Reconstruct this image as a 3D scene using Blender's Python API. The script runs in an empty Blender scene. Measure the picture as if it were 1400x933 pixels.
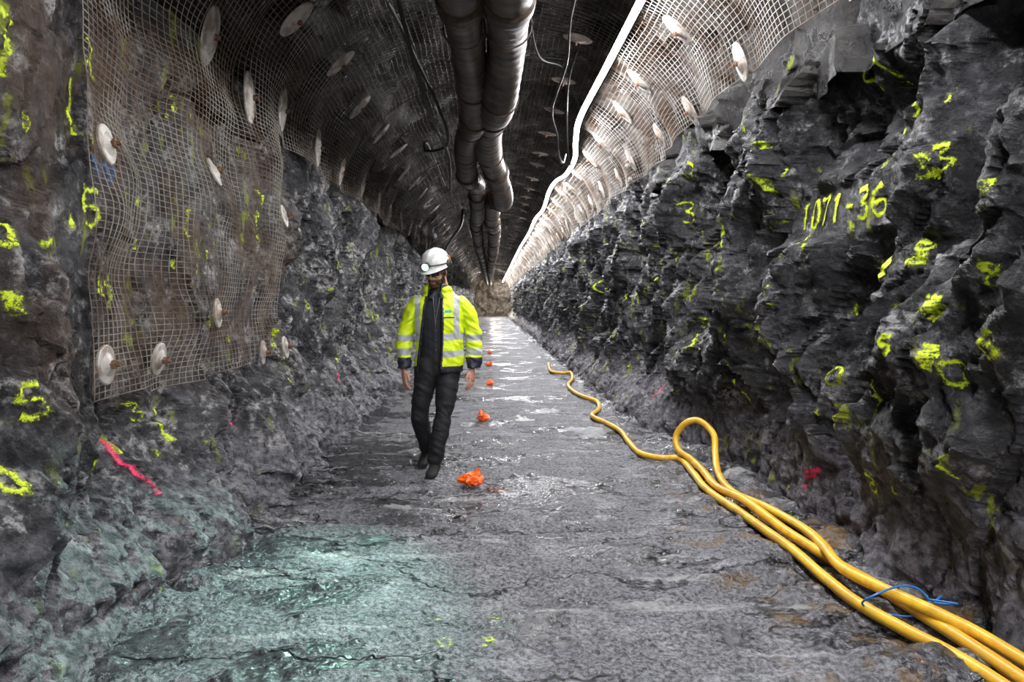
import bpy, bmesh, math, random
import numpy as np
from mathutils import Vector, Matrix
random.seed(7)
scene = bpy.context.scene

# ------------------------------------------------------------------ numpy noise
def _h(ix, iy, iz, s):
    h = (ix.astype(np.int64)*73856093) ^ (iy.astype(np.int64)*19349663) ^ (iz.astype(np.int64)*83492791) ^ (s*2654435)
    h = (h ^ (h >> 13)) * 1274126177
    h = h & 0x7fffffff
    h = (h ^ (h >> 15)) * 2246822519
    h = h & 0x7fffffff
    return ((h ^ (h >> 11)) & 0xffffff) / float(0xffffff)
def vnoise(p, s=0):
    i = np.floor(p).astype(np.int64); f = p-i; f = f*f*f*(f*(f*6-15)+10)
    r = 0
    for dx in (0, 1):
        wx = f[:, 0] if dx else 1-f[:, 0]
        for dy in (0, 1):
            wy = f[:, 1] if dy else 1-f[:, 1]
            for dz in (0, 1):
                wz = f[:, 2] if dz else 1-f[:, 2]
                r = r + wx*wy*wz*_h(i[:, 0]+dx, i[:, 1]+dy, i[:, 2]+dz, s)
    return r*2-1
def fbm(p, o=4, s=0, g=0.5):
    a = 1.0; r = 0
    q = p.copy()
    for k in range(o):
        r = r + a*vnoise(q, s+k*17)
        q = q*2.03+3.1; a *= g
    return r
def facet(p, cell, s, slope=0.5, off=0.5, sz=1.0):
    """blocky fractured-rock function: every voronoi cell is a tilted plane"""
    q = p/cell
    i = np.floor(q).astype(np.int64)
    best = np.full(len(q), 1e9); val = np.zeros(len(q))
    for dx in (-1, 0, 1):
        for dy in (-1, 0, 1):
            for dz in (-1, 0, 1):
                a, b, c = i[:, 0]+dx, i[:, 1]+dy, i[:, 2]+dz
                px = a+_h(a, b, c, s+1); py = b+_h(a, b, c, s+2); pz = c+_h(a, b, c, s+3)
                ex, ey, ez = q[:, 0]-px, q[:, 1]-py, q[:, 2]-pz
                d = ex*ex+ey*ey+ez*ez
                v = off*(2*_h(a, b, c, s+4)-1)+slope*((2*_h(a, b, c, s+5)-1)*ey+sz*(2*_h(a, b, c, s+6)-1)*ez+(2*_h(a, b, c, s+7)-1)*ex)
                m = d < best
                best = np.where(m, d, best); val = np.where(m, v, val)
    return val*cell
def crease(u, v, s):
    """continuous planar facets meeting in sharp creases (random heights on a triangular lattice)"""
    i = np.floor(u).astype(np.int64); j = np.floor(v).astype(np.int64); fu = u-i; fv = v-j; o = i*0
    h00 = _h(i, j, o, s); h10 = _h(i+1, j, o, s); h01 = _h(i, j+1, o, s); h11 = _h(i+1, j+1, o, s)
    return 2*np.where(fu > fv, h00*(1-fu)+h10*(fu-fv)+h11*fv, h00*(1-fv)+h01*(fv-fu)+h11*fu)-1
def sstep(a, b, x):
    t = np.clip((x-a)/(b-a), 0, 1); return t*t*(3-2*t)

# ------------------------------------------------------------------ mesh helpers
def link(ob, parent=None):
    scene.collection.objects.link(ob)
    if parent is not None: ob.parent = parent
    return ob
def quad_obj(name, V, Q, mat=None, smooth=True, parent=None):
    V = np.asarray(V, dtype=np.float32); Q = np.asarray(Q, dtype=np.int32)
    me = bpy.data.meshes.new(name)
    me.vertices.add(len(V)); me.vertices.foreach_set('co', V.ravel())
    me.loops.add(Q.size); me.loops.foreach_set('vertex_index', Q.ravel())
    me.polygons.add(len(Q)); me.polygons.foreach_set('loop_start', np.arange(len(Q), dtype=np.int32)*4)
    me.polygons.foreach_set('use_smooth', np.full(len(Q), smooth))
    me.update(calc_edges=True); me.validate()
    if mat: me.materials.append(mat)
    return link(bpy.data.objects.new(name, me), parent)
def grid_quads(nr, nc, flip=False):
    a = np.arange(nr*nc).reshape(nr, nc)
    q = np.stack([a[:-1, :-1], a[:-1, 1:], a[1:, 1:], a[1:, :-1]], -1).reshape(-1, 4)
    return q[:, ::-1] if flip else q
def py_obj(name, V, F, mat=None, smooth=True, parent=None):
    me = bpy.data.meshes.new(name)
    me.from_pydata([tuple(map(float, v)) for v in V], [], F)
    me.update()
    if smooth:
        me.polygons.foreach_set('use_smooth', [True]*len(me.polygons))
    if mat: me.materials.append(mat)
    return link(bpy.data.objects.new(name, me), parent)
def catmull(P, n=8):
    P = [np.array(p, float) for p in P]
    Q = [2*P[0]-P[1]]+P+[2*P[-1]-P[-2]]
    out = []
    for i in range(1, len(Q)-2):
        for k in range(n):
            t = k/n
            out.append(0.5*((2*Q[i])+(-Q[i-1]+Q[i+1])*t+(2*Q[i-1]-5*Q[i]+4*Q[i+1]-Q[i+2])*t*t+(-Q[i-1]+3*Q[i]-3*Q[i+1]+Q[i+2])*t**3))
    out.append(P[-1]); return np.array(out)
def tube_data(P, R, sides=12):
    """sweep with parallel transport; R scalar or per-point; capped"""
    P = np.asarray(P, float); n = len(P)
    R = np.broadcast_to(np.asarray(R, float), (n,))
    T = np.gradient(P, axis=0); T /= np.linalg.norm(T, axis=1)[:, None]+1e-9
    u = np.cross(T[0], [0.13, 0.2, 1]); u /= np.linalg.norm(u)
    V = []
    for i in range(n):
        u = u-T[i]*np.dot(u, T[i]); u /= np.linalg.norm(u)+1e-9
        w = np.cross(T[i], u)
        for k in range(sides):
            a = 2*math.pi*k/sides
            V.append(P[i]+R[i]*(math.cos(a)*u+math.sin(a)*w))
    F = []
    for i in range(n-1):
        for k in range(sides):
            a = i*sides+k; b = i*sides+(k+1) % sides
            F.append((a, b, b+sides, a+sides))
    F.append(tuple(range(sides-1, -1, -1))); F.append(tuple(range((n-1)*sides, n*sides)))
    return V, F
def merge(parts):
    V = []; F = []
    for v, f in parts:
        o = len(V); V += list(v); F += [tuple(i+o for i in q) for q in f]
    return V, F

# ------------------------------------------------------------------ materials
def newmat(name):
    m = bpy.data.materials.new(name); m.use_nodes = True
    nt = m.node_tree; b = nt.nodes['Principled BSDF']
    return m, nt, b
class NB:
    def __init__(s, nt): s.nt = nt; s.tc = nt.nodes.new('ShaderNodeTexCoord').outputs['Object']
    def n(s, t, **k):
        x = s.nt.nodes.new(t)
        for a, v in k.items(): setattr(x, a, v)
        return x
    def l(s, a, b): s.nt.links.new(a, b)
    def mapping(s, scale=(1, 1, 1), loc=(0, 0, 0)):
        m = s.n('ShaderNodeMapping'); m.inputs['Scale'].default_value = scale; m.inputs['Location'].default_value = loc
        s.l(s.tc, m.inputs['Vector']); return m.outputs[0]
    def noise(s, sc, det=6, rough=.55, dist=0, vec=None):
        x = s.n('ShaderNodeTexNoise'); x.inputs['Scale'].default_value = sc; x.inputs['Detail'].default_value = det
        x.inputs['Roughness'].default_value = rough; x.inputs['Distortion'].default_value = dist
        s.l(vec or s.tc, x.inputs['Vector']); return x.outputs['Fac']
    def voro(s, sc, feat='F1', vec=None):
        x = s.n('ShaderNodeTexVoronoi'); x.feature = feat; x.inputs['Scale'].default_value = sc
        s.l(vec or s.tc, x.inputs['Vector']); return x.outputs['Distance']
    def rng(s, v, a, b, c=0., d=1.):
        x = s.n('ShaderNodeMapRange'); x.interpolation_type = 'SMOOTHSTEP'
        x.inputs[1].default_value = a; x.inputs[2].default_value = b; x.inputs[3].default_value = c; x.inputs[4].default_value = d
        s.l(v, x.inputs[0]); return x.outputs[0]
    def math(s, op, a, b=None):
        x = s.n('ShaderNodeMath', operation=op)
        for i, v in enumerate((a, b)):
            if v is None: continue
            if isinstance(v, (int, float)): x.inputs[i].default_value = v
            else: s.l(v, x.inputs[i])
        return x.outputs[0]
    def mix(s, f, a, b, blend='MIX'):
        x = s.n('ShaderNodeMix', data_type='RGBA', blend_type=blend)
        if isinstance(f, (int, float)): x.inputs[0].default_value = f
        else: s.l(f, x.inputs[0])
        for i, v in ((6, a), (7, b)):
            if isinstance(v, tuple): x.inputs[i].default_value = (*v, 1)
            else: s.l(v, x.inputs[i])
        return x.outputs[2]
    def bump(s, h, st, dist, prev=None):
        x = s.n('ShaderNodeBump'); x.inputs['Strength'].default_value = st; x.inputs['Distance'].default_value = dist
        s.l(h, x.inputs['Height'])
        if prev is not None: s.l(prev, x.inputs['Normal'])
        return x.outputs[0]
    def xyz(s):
        x = s.n('ShaderNodeSeparateXYZ'); s.l(s.tc, x.inputs[0]); return x.outputs

def rock_mat(name, dark, mid, pale, paleamt, low, moss=.0, brown=0., simple=False):
    m, nt, b = newmat(name); B = NB(nt)
    X, Y, Z = B.xyz()
    fine = B.noise(17, 5, .75)
    mid_n = B.noise(4, 6, .68, .5)
    big = B.noise(1.3, 3, .6) if not simple else mid_n
    c = B.mix(B.rng(big, .38, .62), dark, mid)
    c = B.mix(B.rng(fine, .50, .72), c, tuple(v*1.8 for v in mid))
    c = B.mix(B.rng(fine, .46, .30), c, tuple(v*.4 for v in dark))
    pm = B.math('MULTIPLY', B.rng(mid_n, .56-.06*paleamt, .68-.06*paleamt), B.rng(fine, .42, .60))
    c = B.mix(pm, c, pale)
    if not simple:
        vein = B.math('MULTIPLY', B.rng(B.math('ABSOLUTE', B.math('SUBTRACT', B.noise(1.7, 5, .55, .4), .5)), 0, .010, 1, 0), B.rng(big, .5, .62))
        c = B.mix(B.math('MULTIPLY', vein, .45), c, pale)
        lowm = B.rng(B.math('ADD', Z, B.math('MULTIPLY', B.math('SUBTRACT', mid_n, .5), 1.2)), .15, .75, 1, 0)
        c = B.mix(B.math('MULTIPLY', lowm, .8), c, B.mix(B.rng(fine, .38, .62), tuple(v*.8 for v in mid), low))
    if brown > 0:
        reg = B.math('MULTIPLY', B.rng(Y, 2.4, 3.1), B.rng(Y, 5.6, 6.6, 1, 0))
        reg = B.math('MULTIPLY', reg, B.rng(Z, .7, 1.2))
        bm = B.math('MULTIPLY', reg, B.rng(B.noise(2.6, 5, .6, 0, B.mapping((1, 1, .35))), .42, .60))
        c = B.mix(B.math('MULTIPLY', bm, brown), c, B.mix(fine, (.03, .016, .009), (.24, .16, .11)))
    if moss > 0:
        gm = B.math('MULTIPLY', B.rng(B.noise(8, 4, .6, .2, B.mapping((1, 1, .4), (0, 0, 5))), .59, .67), B.rng(big, .46, .58))
        c = B.mix(B.math('MULTIPLY', gm, moss), c, (.42, .48, .03))
    B.l(c, b.inputs['Base Color'])
    B.l(B.rng(mid_n, .32, .65, .20, .50), b.inputs['Roughness'])
    n1 = B.bump(B.noise(11, 8, .72, .2), 1.0, .075 if not simple else .05)
    B.l(n1, b.inputs['Normal'])
    return m
M_rockL = rock_mat('rock_left', (.024, .024, .028), (.10, .10, .106), (.58, .56, .55), 1.0, (.37, .36, .39), .8, .8)
M_rockR = rock_mat('rock_right', (.012, .012, .014), (.068, .067, .073), (.45, .44, .45), .4, (.27, .25, .29), .8)
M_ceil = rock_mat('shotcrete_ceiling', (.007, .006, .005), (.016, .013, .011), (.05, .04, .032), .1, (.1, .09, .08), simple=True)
M_end = rock_mat('rock_end', (.08, .065, .05), (.2, .16, .12), (.5, .42, .33), .6, (.4, .33, .28), simple=True)

def floor_mat():
    m, nt, b = newmat('wet_gravel_floor'); B = NB(nt)
    X, Y, Z = B.xyz()
    fine = B.noise(46, 5, .78)
    mid = B.noise(3.0, 6, .65)
    c = B.mix(B.rng(fine, .38, .62), (.04, .04, .045), (.27, .27, .29))
    c = B.mix(B.rng(mid, .50, .66), c, B.mix(B.rng(fine, .35, .65), (.12, .12, .13), (.44, .44, .465)))
    w0 = B.noise(1.2, 7, .66, .6, B.mapping((.75, 1.3, 1)))
    wet = B.math('MULTIPLY', B.rng(w0, .53, .575), .95)
    leftw = B.math('MULTIPLY', B.math('MULTIPLY', B.rng(X, .1, -.6), B.rng(Y, 4.0, 4.8)), B.math('MULTIPLY', B.rng(Y, 8.5, 6.5), B.rng(w0, .42, .50)))
    wet = B.math('MAXIMUM', wet, leftw)
    side = B.math('MAXIMUM', B.rng(X, -.8, -1.5), B.rng(X, 1.15, 1.7))
    wet = B.math('MAXIMUM', wet, B.math('MULTIPLY', side, B.rng(mid, .44, .54)))
    c = B.mix(B.math('MULTIPLY', wet, .82), c, (.011, .011, .012))
    cr = B.math('ABSOLUTE', B.math('SUBTRACT', B.noise(.75, 6, .55, .3, B.mapping((.8, 1.4, 1), (4, 2, 0))), .5))
    crm = B.rng(cr, .0, .010, 1, 0)
    c = B.mix(B.math('MULTIPLY', crm, .9), c, (.005, .005, .006))
    pl = B.rng(B.noise(1.6, 6, .6, .4, B.mapping((.7, 3.4, 1), (3, 1, 0))), .58, .65)
    c = B.mix(B.math('MULTIPLY', pl, .5), c, (.5, .49, .48))
    oc = B.math('MULTIPLY', B.math('MULTIPLY', B.rng(X, 1.0, 1.3), B.rng(Y, 6.0, 4)), B.rng(B.noise(3.2, 4, .65), .52, .62))
    c = B.mix(B.math('MULTIPLY', oc, .6), c, (.20, .11, .03))
    B.l(c, b.inputs['Base Color'])
    B.l(B.rng(wet, .2, .8, .58, .13), b.inputs['Roughness'])
    hh = B.math('ADD', B.noise(26, 5, .70), B.math('MULTIPLY', B.voro(34, 'F1'), -.5))
    hh = B.math('MULTIPLY', hh, B.rng(wet, .3, .9, 1, .25))
    hh = B.math('SUBTRACT', hh, B.math('MULTIPLY', crm, .7))
    B.l(B.bump(hh, 1.0, .038), b.inputs['Normal'])
    return m
M_floor = floor_mat()

def simple_mat(name, col, rough=.5, metal=0., var=.0, vscale=20, col2=None, bump=0., bscale=40, emis=None, estr=0):
    m, nt, b = newmat(name)
    b.inputs['Base Color'].default_value = (*col, 1); b.inputs['Roughness'].default_value = rough; b.inputs['Metallic'].default_value = metal
    B = NB(nt)
    if col2 is not None:
        B.l(B.mix(B.rng(B.noise(vscale, 4, .65, .3), .42, .6), col, col2), b.inputs['Base Color'])
    if bump > 0: B.l(B.bump(B.noise(bscale, 3, .6), bump, .01), b.inputs['Normal'])
    if emis:
        b.inputs['Emission Color'].default_value = (*emis, 1); b.inputs['Emission Strength'].default_value = estr
    return m
# welded wire: galvanised with rusty patches; shade under the roof painted into the colour
M_wire, nt, b = newmat('galvanised_wire'); B = NB(nt)
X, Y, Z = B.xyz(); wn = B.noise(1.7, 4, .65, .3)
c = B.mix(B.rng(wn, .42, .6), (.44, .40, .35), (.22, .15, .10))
crown_shade = B.math('MULTIPLY', B.rng(Z, 3.35, 3.95), B.rng(X, 1.5, .9))
crown_shade = B.math('MAXIMUM', crown_shade, B.math('MULTIPLY', B.rng(X, -.2, -1.2), B.math('MULTIPLY', B.rng(Z, 2.7, 3.3), .45)))
B.l(B.mix(B.math('MULTIPLY', crown_shade, .92), c, (.030, .021, .015)), b.inputs['Base Color'])
b.inputs['Roughness'].default_value = .5; b.inputs['Metallic'].default_value = .25
M_plate = simple_mat('bolt_plate_steel', (.46, .43, .39), .5, .2, col2=(.26, .21, .17), vscale=9, bump=.3)
M_plate2 = simple_mat('bolt_plate_shaded', (.16, .13, .11), .6, .2, col2=(.07, .05, .04), vscale=9)  # same plates under the roof, with the shade put into a darker steel
M_rust = simple_mat('rusty_bolt', (.12, .06, .035), .7, .2, col2=(.22, .12, .07), vscale=40)
M_duct = simple_mat('dirty_duct', (.085, .064, .048), .45, .1, col2=(.028, .019, .013), vscale=3.5, bump=.5, bscale=12)
M_collar = simple_mat('duct_collar', (.08, .048, .03), .55, .4, col2=(.035, .026, .02), vscale=15)
M_cable = simple_mat('black_cable', (.010, .010, .010), .5)
M_hose = simple_mat('yellow_hose', (.80, .47, .035), .35, col2=(.62, .33, .03), vscale=5)
M_blue = simple_mat('blue_tie', (.02, .16, .5), .4)
M_orange = simple_mat('orange_plastic', (1.0, .17, .015), .3, col2=(.85, .10, .01), vscale=25)
M_led = simple_mat('led_emitter', (1, 1, 1), .5, emis=(.97, .97, 1.0), estr=205)
M_alu = simple_mat('strip_backing', (.12, .12, .12), .5, .3)

def paint_mat(name, col):
    m, nt, b = newmat(name); B = NB(nt)
    b.inputs['Base Color'].default_value = (*col, 1); b.inputs['Roughness'].default_value = .6
    at = B.n('ShaderNodeAttribute'); at.attribute_name = 'edge'
    e = at.outputs['Fac']
    nz = B.noise(70, 4, .85); nz2 = B.noise(12, 2, .6)
    a = B.math('ADD', B.math('MULTIPLY', e, .95), B.math('MULTIPLY', B.math('SUBTRACT', nz, .5), 3.6))
    a = B.math('ADD', a, B.math('MULTIPLY', B.math('SUBTRACT', nz2, .5), 3.0))
    B.l(B.rng(a, .15, 1.1), b.inputs['Alpha'])
    return m
M_pyel = paint_mat('spray_yellow', (.60, .74, .02))
M_ppink = paint_mat('spray_pink', (.75, .04, .13))
M_pblue = paint_mat('spray_blue', (.05, .13, .3))

# ------------------------------------------------------------------ tunnel shape
YEND = 75.0
def ycols(step0, grow, y0=1.0):
    ys = list(np.arange(-5, y0, .16)); y = y0
    while y < YEND: ys.append(y); y += max(step0, grow*y)
    ys.append(YEND); return np.array(ys)
def wall_x(side, y, z):
    """x of the rock face at (y,z); arrays"""
    p = np.stack([np.full_like(y, 3.3*side), y, z], -1)
    wy = y+.10*vnoise(p*1.3, 90)+.035*vnoise(p*7, 94)+.30*side*z
    wz = z+.10*vnoise(p*1.3+9, 91)+.035*vnoise(p*7+4, 95)
    S = 11 if side > 0 else 211
    def rot(a, cell, asp): # rotated, stretched lattice coordinates
        c, s = math.cos(a), math.sin(a); u = wy*1.0; v = wz*asp
        return (u*c+v*s)/cell, (-u*s+v*c)/cell
    d = .22*crease(*rot(.5, .60, .70), S)
    d += .13*crease(*rot(1.9, .29, .70), S+1)
    d += .070*crease(*rot(1.1, .14, .75), S+2)
    d += .032*crease(*rot(.2, .068, .8), S+3)
    d += .014*crease(*rot(2.4, .035, .9), S+4)
    sk = p.copy(); sk[:, 1] = wy; sk[:, 2] = wz*.5
    d += facet(sk, .62, S+40, .15, .15, .4)+facet(sk*np.array([1, 1, 1.1])+5, .22, S+50, .30, .14, .5)
    d += .008*fbm(p*20, 3, 44)
    if side > 0:
        foot = 2.14-.45*sstep(5.9, 8.4, y); top = 2.17-.12*sstep(5.6, 8.2, y)
        txt = sstep(3.4, 3.6, y)*(1-sstep(4.6, 4.8, y))*sstep(1.75, 1.85, z)*(1-sstep(2.10, 2.18, z))
        d = d*(1-.78*txt)
        d -= .26*np.exp(-((y-3.9)/.55)**2-((z-2.45)/.22)**2)
        d += .12*np.exp(-((y-4.9)/.4)**2-((z-2.8)/.35)**2)
        d -= .24*np.exp(-((y-5.2)/.2)**2-((z-1.0)/.6)**2)
        d += .10*np.exp(-((y-4.6)/.3)**2-((z-1.25)/.45)**2)
        d -= .20*np.exp(-((y-2.85)/.18)**2-((z-1.9)/.5)**2)
        prof = foot+(top-foot)*sstep(0, .75, z)
        amp = .32+.68*sstep(.25, .8, z)
        lump = .05*np.abs(fbm(p*4.5, 3, 61))*(1-sstep(.1, .6, z))
    else:
        foot = 1.57+0*y; top = 1.95+0*y
        panel = sstep(2.8, 3.1, y)*(1-sstep(5.6, 6.0, y))*sstep(.7, 1.0, z)
        d = d*(1-.60*panel)*.9-.05*panel
        prof = foot+(top-foot)*(.25*sstep(0, .5, z)+.75*sstep(.2, 1.1, z))
        amp = .55+.45*sstep(.1, .6, z)
        lump = .08*np.abs(fbm(p*4.5, 4, 61))*(1-sstep(.1, .8, z))
    amp = amp*(1-.45*sstep(2.6, 3.0, z))
    return side*(prof-d*amp-lump)
DZ = .0125
class Wall:
    def __init__(s, side, name, mat):
        s.side = side; s.ys = ycols(.012, .0052); s.zs = np.arange(-.12, 3.16, DZ)
        Yg, Zg = np.meshgrid(s.ys, s.zs)
        s.X = wall_x(side, Yg.ravel(), Zg.ravel()).reshape(Yg.shape)
        V = np.stack([s.X, Yg, Zg], -1).reshape(-1, 3)
        s.ob = quad_obj(name, V, grid_quads(len(s.zs), len(s.ys), side < 0), mat, False)
    def x(s, y, z):
        j = np.clip(np.searchsorted(s.ys, y)-1, 0, len(s.ys)-2); i = np.clip(((z-s.zs[0])/DZ).astype(int), 0, len(s.zs)-2)
        fy = np.clip((y-s.ys[j])/(s.ys[j+1]-s.ys[j]), 0, 1); fz = np.clip((z-s.zs[i])/DZ, 0, 1)
        A = s.X
        return (A[i, j]*(1-fy)+A[i, j+1]*fy)*(1-fz)+(A[i+1, j]*(1-fy)+A[i+1, j+1]*fy)*fz
WL = Wall(-1, 'wall_left', M_rockL)
WR = Wall(1, 'wall_right', M_rockR)

CX, AX, CZ, BZ = .06, 2.03, 2.88, 1.47
ys = ycols(.03, .012); th = np.linspace(-.10, math.pi+.10, 170)
Yg, Tg = np.meshgrid(ys, th)
P = np.stack([CX+AX*np.cos(Tg), Yg, CZ+BZ*np.sin(Tg)], -1).reshape(-1, 3)
dd = (.10*fbm(P*1.6, 4, 71)+facet(P, .5, 81, .35, .12)).reshape(Yg.shape)
V = np.stack([CX+(AX+.06-dd)*np.cos(Tg), Yg, CZ+(BZ+.06-dd)*np.sin(Tg)], -1).reshape(-1, 3)
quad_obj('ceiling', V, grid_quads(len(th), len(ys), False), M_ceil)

# floor
def floor_lo(x, y):
    p = np.stack([x, y, np.zeros_like(x)], -1)
    return .018*fbm(p*np.array([.8, .9, 1]), 2, 5)
def floor_h(x, y):
    p = np.stack([x, y, np.zeros_like(x)], -1)
    h = floor_lo(x, y)+.003*fbm(p*4, 2, 9)+.0025*fbm(p*9, 3, 6)
    q = facet(p*np.array([.6, 1.0, 1]), .9, 300, .010, .009)     # broken slab edges
    edge = sstep(.9, 1.7, np.abs(x))
    return h+q+edge*.05*np.abs(fbm(p*4, 3, 8))-.010
ys = ycols(.015, .0056); xs = np.arange(-2.3, 2.75, .018)
Yg, Xg = np.meshgrid(ys, xs)
x_, y_ = Xg.ravel(), Yg.ravel()
pp = np.stack([x_, y_, 0*x_], -1)
H = floor_h(x_, y_)+(.0045*fbm(pp*26, 2, 55)+.65*np.maximum(0, facet(pp, .05, 400, .35, .3)))*(1-.85*sstep(6, 13, y_))
quad_obj('floor', np.stack([x_, y_, H], -1), grid_quads(len(xs), len(ys), False)[:, ::-1], M_floor)
# end of drift
ye, ze = np.meshgrid(np.linspace(-2.4, 2.6, 60), np.linspace(-.1, 4.6, 50))
pe = np.stack([ye.ravel(), 0*ye.ravel()+YEND-.3, ze.ravel()], -1)
pe[:, 1] += .3*fbm(pe*1.2, 3, 3)
quad_obj('wall_end', pe, grid_quads(50, 60), M_end)

# ------------------------------------------------------------------ wire mesh (real wires)
def mesh_pt(s, y):
    """s: arc-angle coordinate; below 0 / above pi it runs straight down the wall (metres)."""
    s = np.asarray(s, float); y = np.asarray(y, float)
    p = np.stack([s*1.3, y, 0*y], -1)
    d = .13+.05*fbm(p*1.1, 3, 101)+.075*np.abs(np.sin(math.pi*(y+.15*np.sin(s*2))/1.25))
    t = np.clip(s, 0, math.pi)
    x = CX+(AX-d)*np.cos(t); z = CZ+(BZ-d)*np.sin(t)
    z = z-np.maximum(-s, 0)-np.maximum(s-math.pi, 0)
    low = np.maximum(s-math.pi, 0)
    x = x+.03*sstep(0, .5, low)+.07*fbm(p*1.5+7, 2, 104)*sstep(0, .4, low)
    return np.stack([x, y, z], -1)
def srange(y):
    pid = np.floor(np.asarray(y, float)/1.9).astype(np.int64)
    r = _h(pid, pid*0+3, pid*0, 7); r2 = _h(pid, pid*0+9, pid*0, 8)
    s0 = .12+.10*(r-.5); s1 = math.pi+.02+.22*(r2-.3)
    pan = (y > 3.02) & (y < 5.72)
    s1 = np.where(pan, math.pi+1.93+.02*np.sin(y*2), s1)
    return s0, s1
def prisms(A, Bp, r):
    n = len(A); D = Bp-A; L = np.linalg.norm(D, axis=1)[:, None]+1e-9; D = D/L
    ref = np.where(np.abs(D[:, 1:2]) > .8, np.array([[1., 0, .3]]), np.array([[0, 1., 0]]))
    u = np.cross(D, ref); u /= np.linalg.norm(u, axis=1)[:, None]; w = np.cross(D, u)
    V = []
    for E in (A-D*.001, Bp+D*.001):
        for k in range(3):
            a = 2*math.pi*k/3+.5; V.append(E+r*(math.cos(a)*u+math.sin(a)*w))
    V = np.stack(V, 1).reshape(-1, 3)
    b = np.arange(n)[:, None]*6
    Q = np.concatenate([b+np.array([[k, (k+1) % 3, 3+(k+1) % 3, 3+k]]) for k in range(3)], 0)
    return V, Q
allV = []; allQ = []; off = 0
def addseg(A, Bp, r):
    global off
    v, q = prisms(A, Bp, r); allV.append(v); allQ.append(q+off); off += len(v)
for (ya, yb, sp_, ds, rr) in ((3.05, 12, .056, .032, .0025), (12, 30, .085, .05, .0036), (30, 74, .22, .10, .007)):
    yy = np.arange(ya, yb, sp_); ss = np.arange(.0, math.pi+2.1, ds)
    Yg, Sg = np.meshgrid(yy, ss)
    PT = mesh_pt(Sg.ravel(), Yg.ravel()).reshape(*Yg.shape, 3)
    s0, s1 = srange(Yg); ins = (Sg >= s0) & (Sg <= s1)
    m = ins[:-1] & ins[1:]; addseg(PT[:-1][m], PT[1:][m], rr)
    m = ins[:, :-1] & ins[:, 1:]; addseg(PT[:, :-1][m], PT[:, 1:][m], rr)
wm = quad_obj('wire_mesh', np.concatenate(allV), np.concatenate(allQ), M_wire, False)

# ------------------------------------------------------------------ bolt plates
plates = []; plates2 = []; nuts = []
def mesh_frame(s, y):
    e = 1e-2
    p = mesh_pt([s], [y])[0]; a = mesh_pt([s+e], [y])[0]-mesh_pt([s-e], [y])[0]; b = np.array([0, 1., 0])
    a /= np.linalg.norm(a); n = np.cross(b, a); n /= np.linalg.norm(n)
    c = np.array([0.05, y, 2.0])
    if np.dot(c-p, n) < 0: n = -n
    return p, a, b, n
def add_plate(s, y, la, lb, tilt=0., stub=.02, dst=plates):
    p, a, b, n = mesh_frame(s, y)
    n = n+tilt*b+random.uniform(-.08, .08)*a; n /= np.linalg.norm(n); b = b-n*np.dot(b, n); b /= np.linalg.norm(b); a = np.cross(n, b)
    p = p+n*.015
    prof = [(1.0, -.006), (1.0, .004), (.93, .008), (.6, .010), (.32, .024), (.2, .03), (0.001, .03)]
    V = []; F = []; N = 28
    for r, h in prof:
        for k in range(N):
            t = 2*math.pi*k/N; V.append(p+a*la*r*math.cos(t)+b*lb*r*math.sin(t)+n*h)
    for i in range(len(prof)-1):
        for k in range(N):
            q = i*N+k; w = i*N+(k+1) % N; F.append((q, w, w+N, q+N))
    F.append(tuple(range(N-1, -1, -1)))
    dst.append((V, F))
    nuts.append(tube_data([p+n*.0, p+n*.045], .022, 6)); nuts.append(tube_data([p+n*.0, p+n*(.045+stub)], .011, 8))
def s_of_z(z): return math.pi+max(0, (CZ-z))
for (y, z) in ((3.2, 2.12), (4.4, 2.22), (4.3, 1.34), (3.16, 1.12), (3.75, 1.10), (5.62, 1.04), (5.2, 1.03), (5.6, 2.1)):
    add_plate(s_of_z(z), y, .092, .076, random.uniform(.0, .22), .02)
for (y, s) in ((4.5, math.pi-.17), (5.15, math.pi-.02), (5.95, math.pi-.12), (7.1, math.pi-.08)):
    add_plate(s, y, .19, .12, .05)
y = 5.4
while y < 55:
    add_plate(math.pi-.62+random.uniform(-.05, .05), y, .17, .10, random.uniform(-.1, .1))
    if y > 7.5: add_plate(math.pi-.08+random.uniform(-.05, .05), y+.4, .17, .10)
    add_plate(.66+random.uniform(-.05, .05), y+.3, .17, .10)
    add_plate(.27+random.uniform(-.04, .04), y-.3, .15, .09)
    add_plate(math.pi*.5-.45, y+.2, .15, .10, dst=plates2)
    y += 1.25
pv, pf = merge(plates); po = py_obj('rock_bolt_plates', pv, pf, M_plate, False)
pv, pf = merge(plates2); py_obj('crown_plates', pv, pf, M_plate2, False, po)
nv, nf = merge(nuts); py_obj('bolt_nuts', nv, nf, M_rust, False, po)

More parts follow.
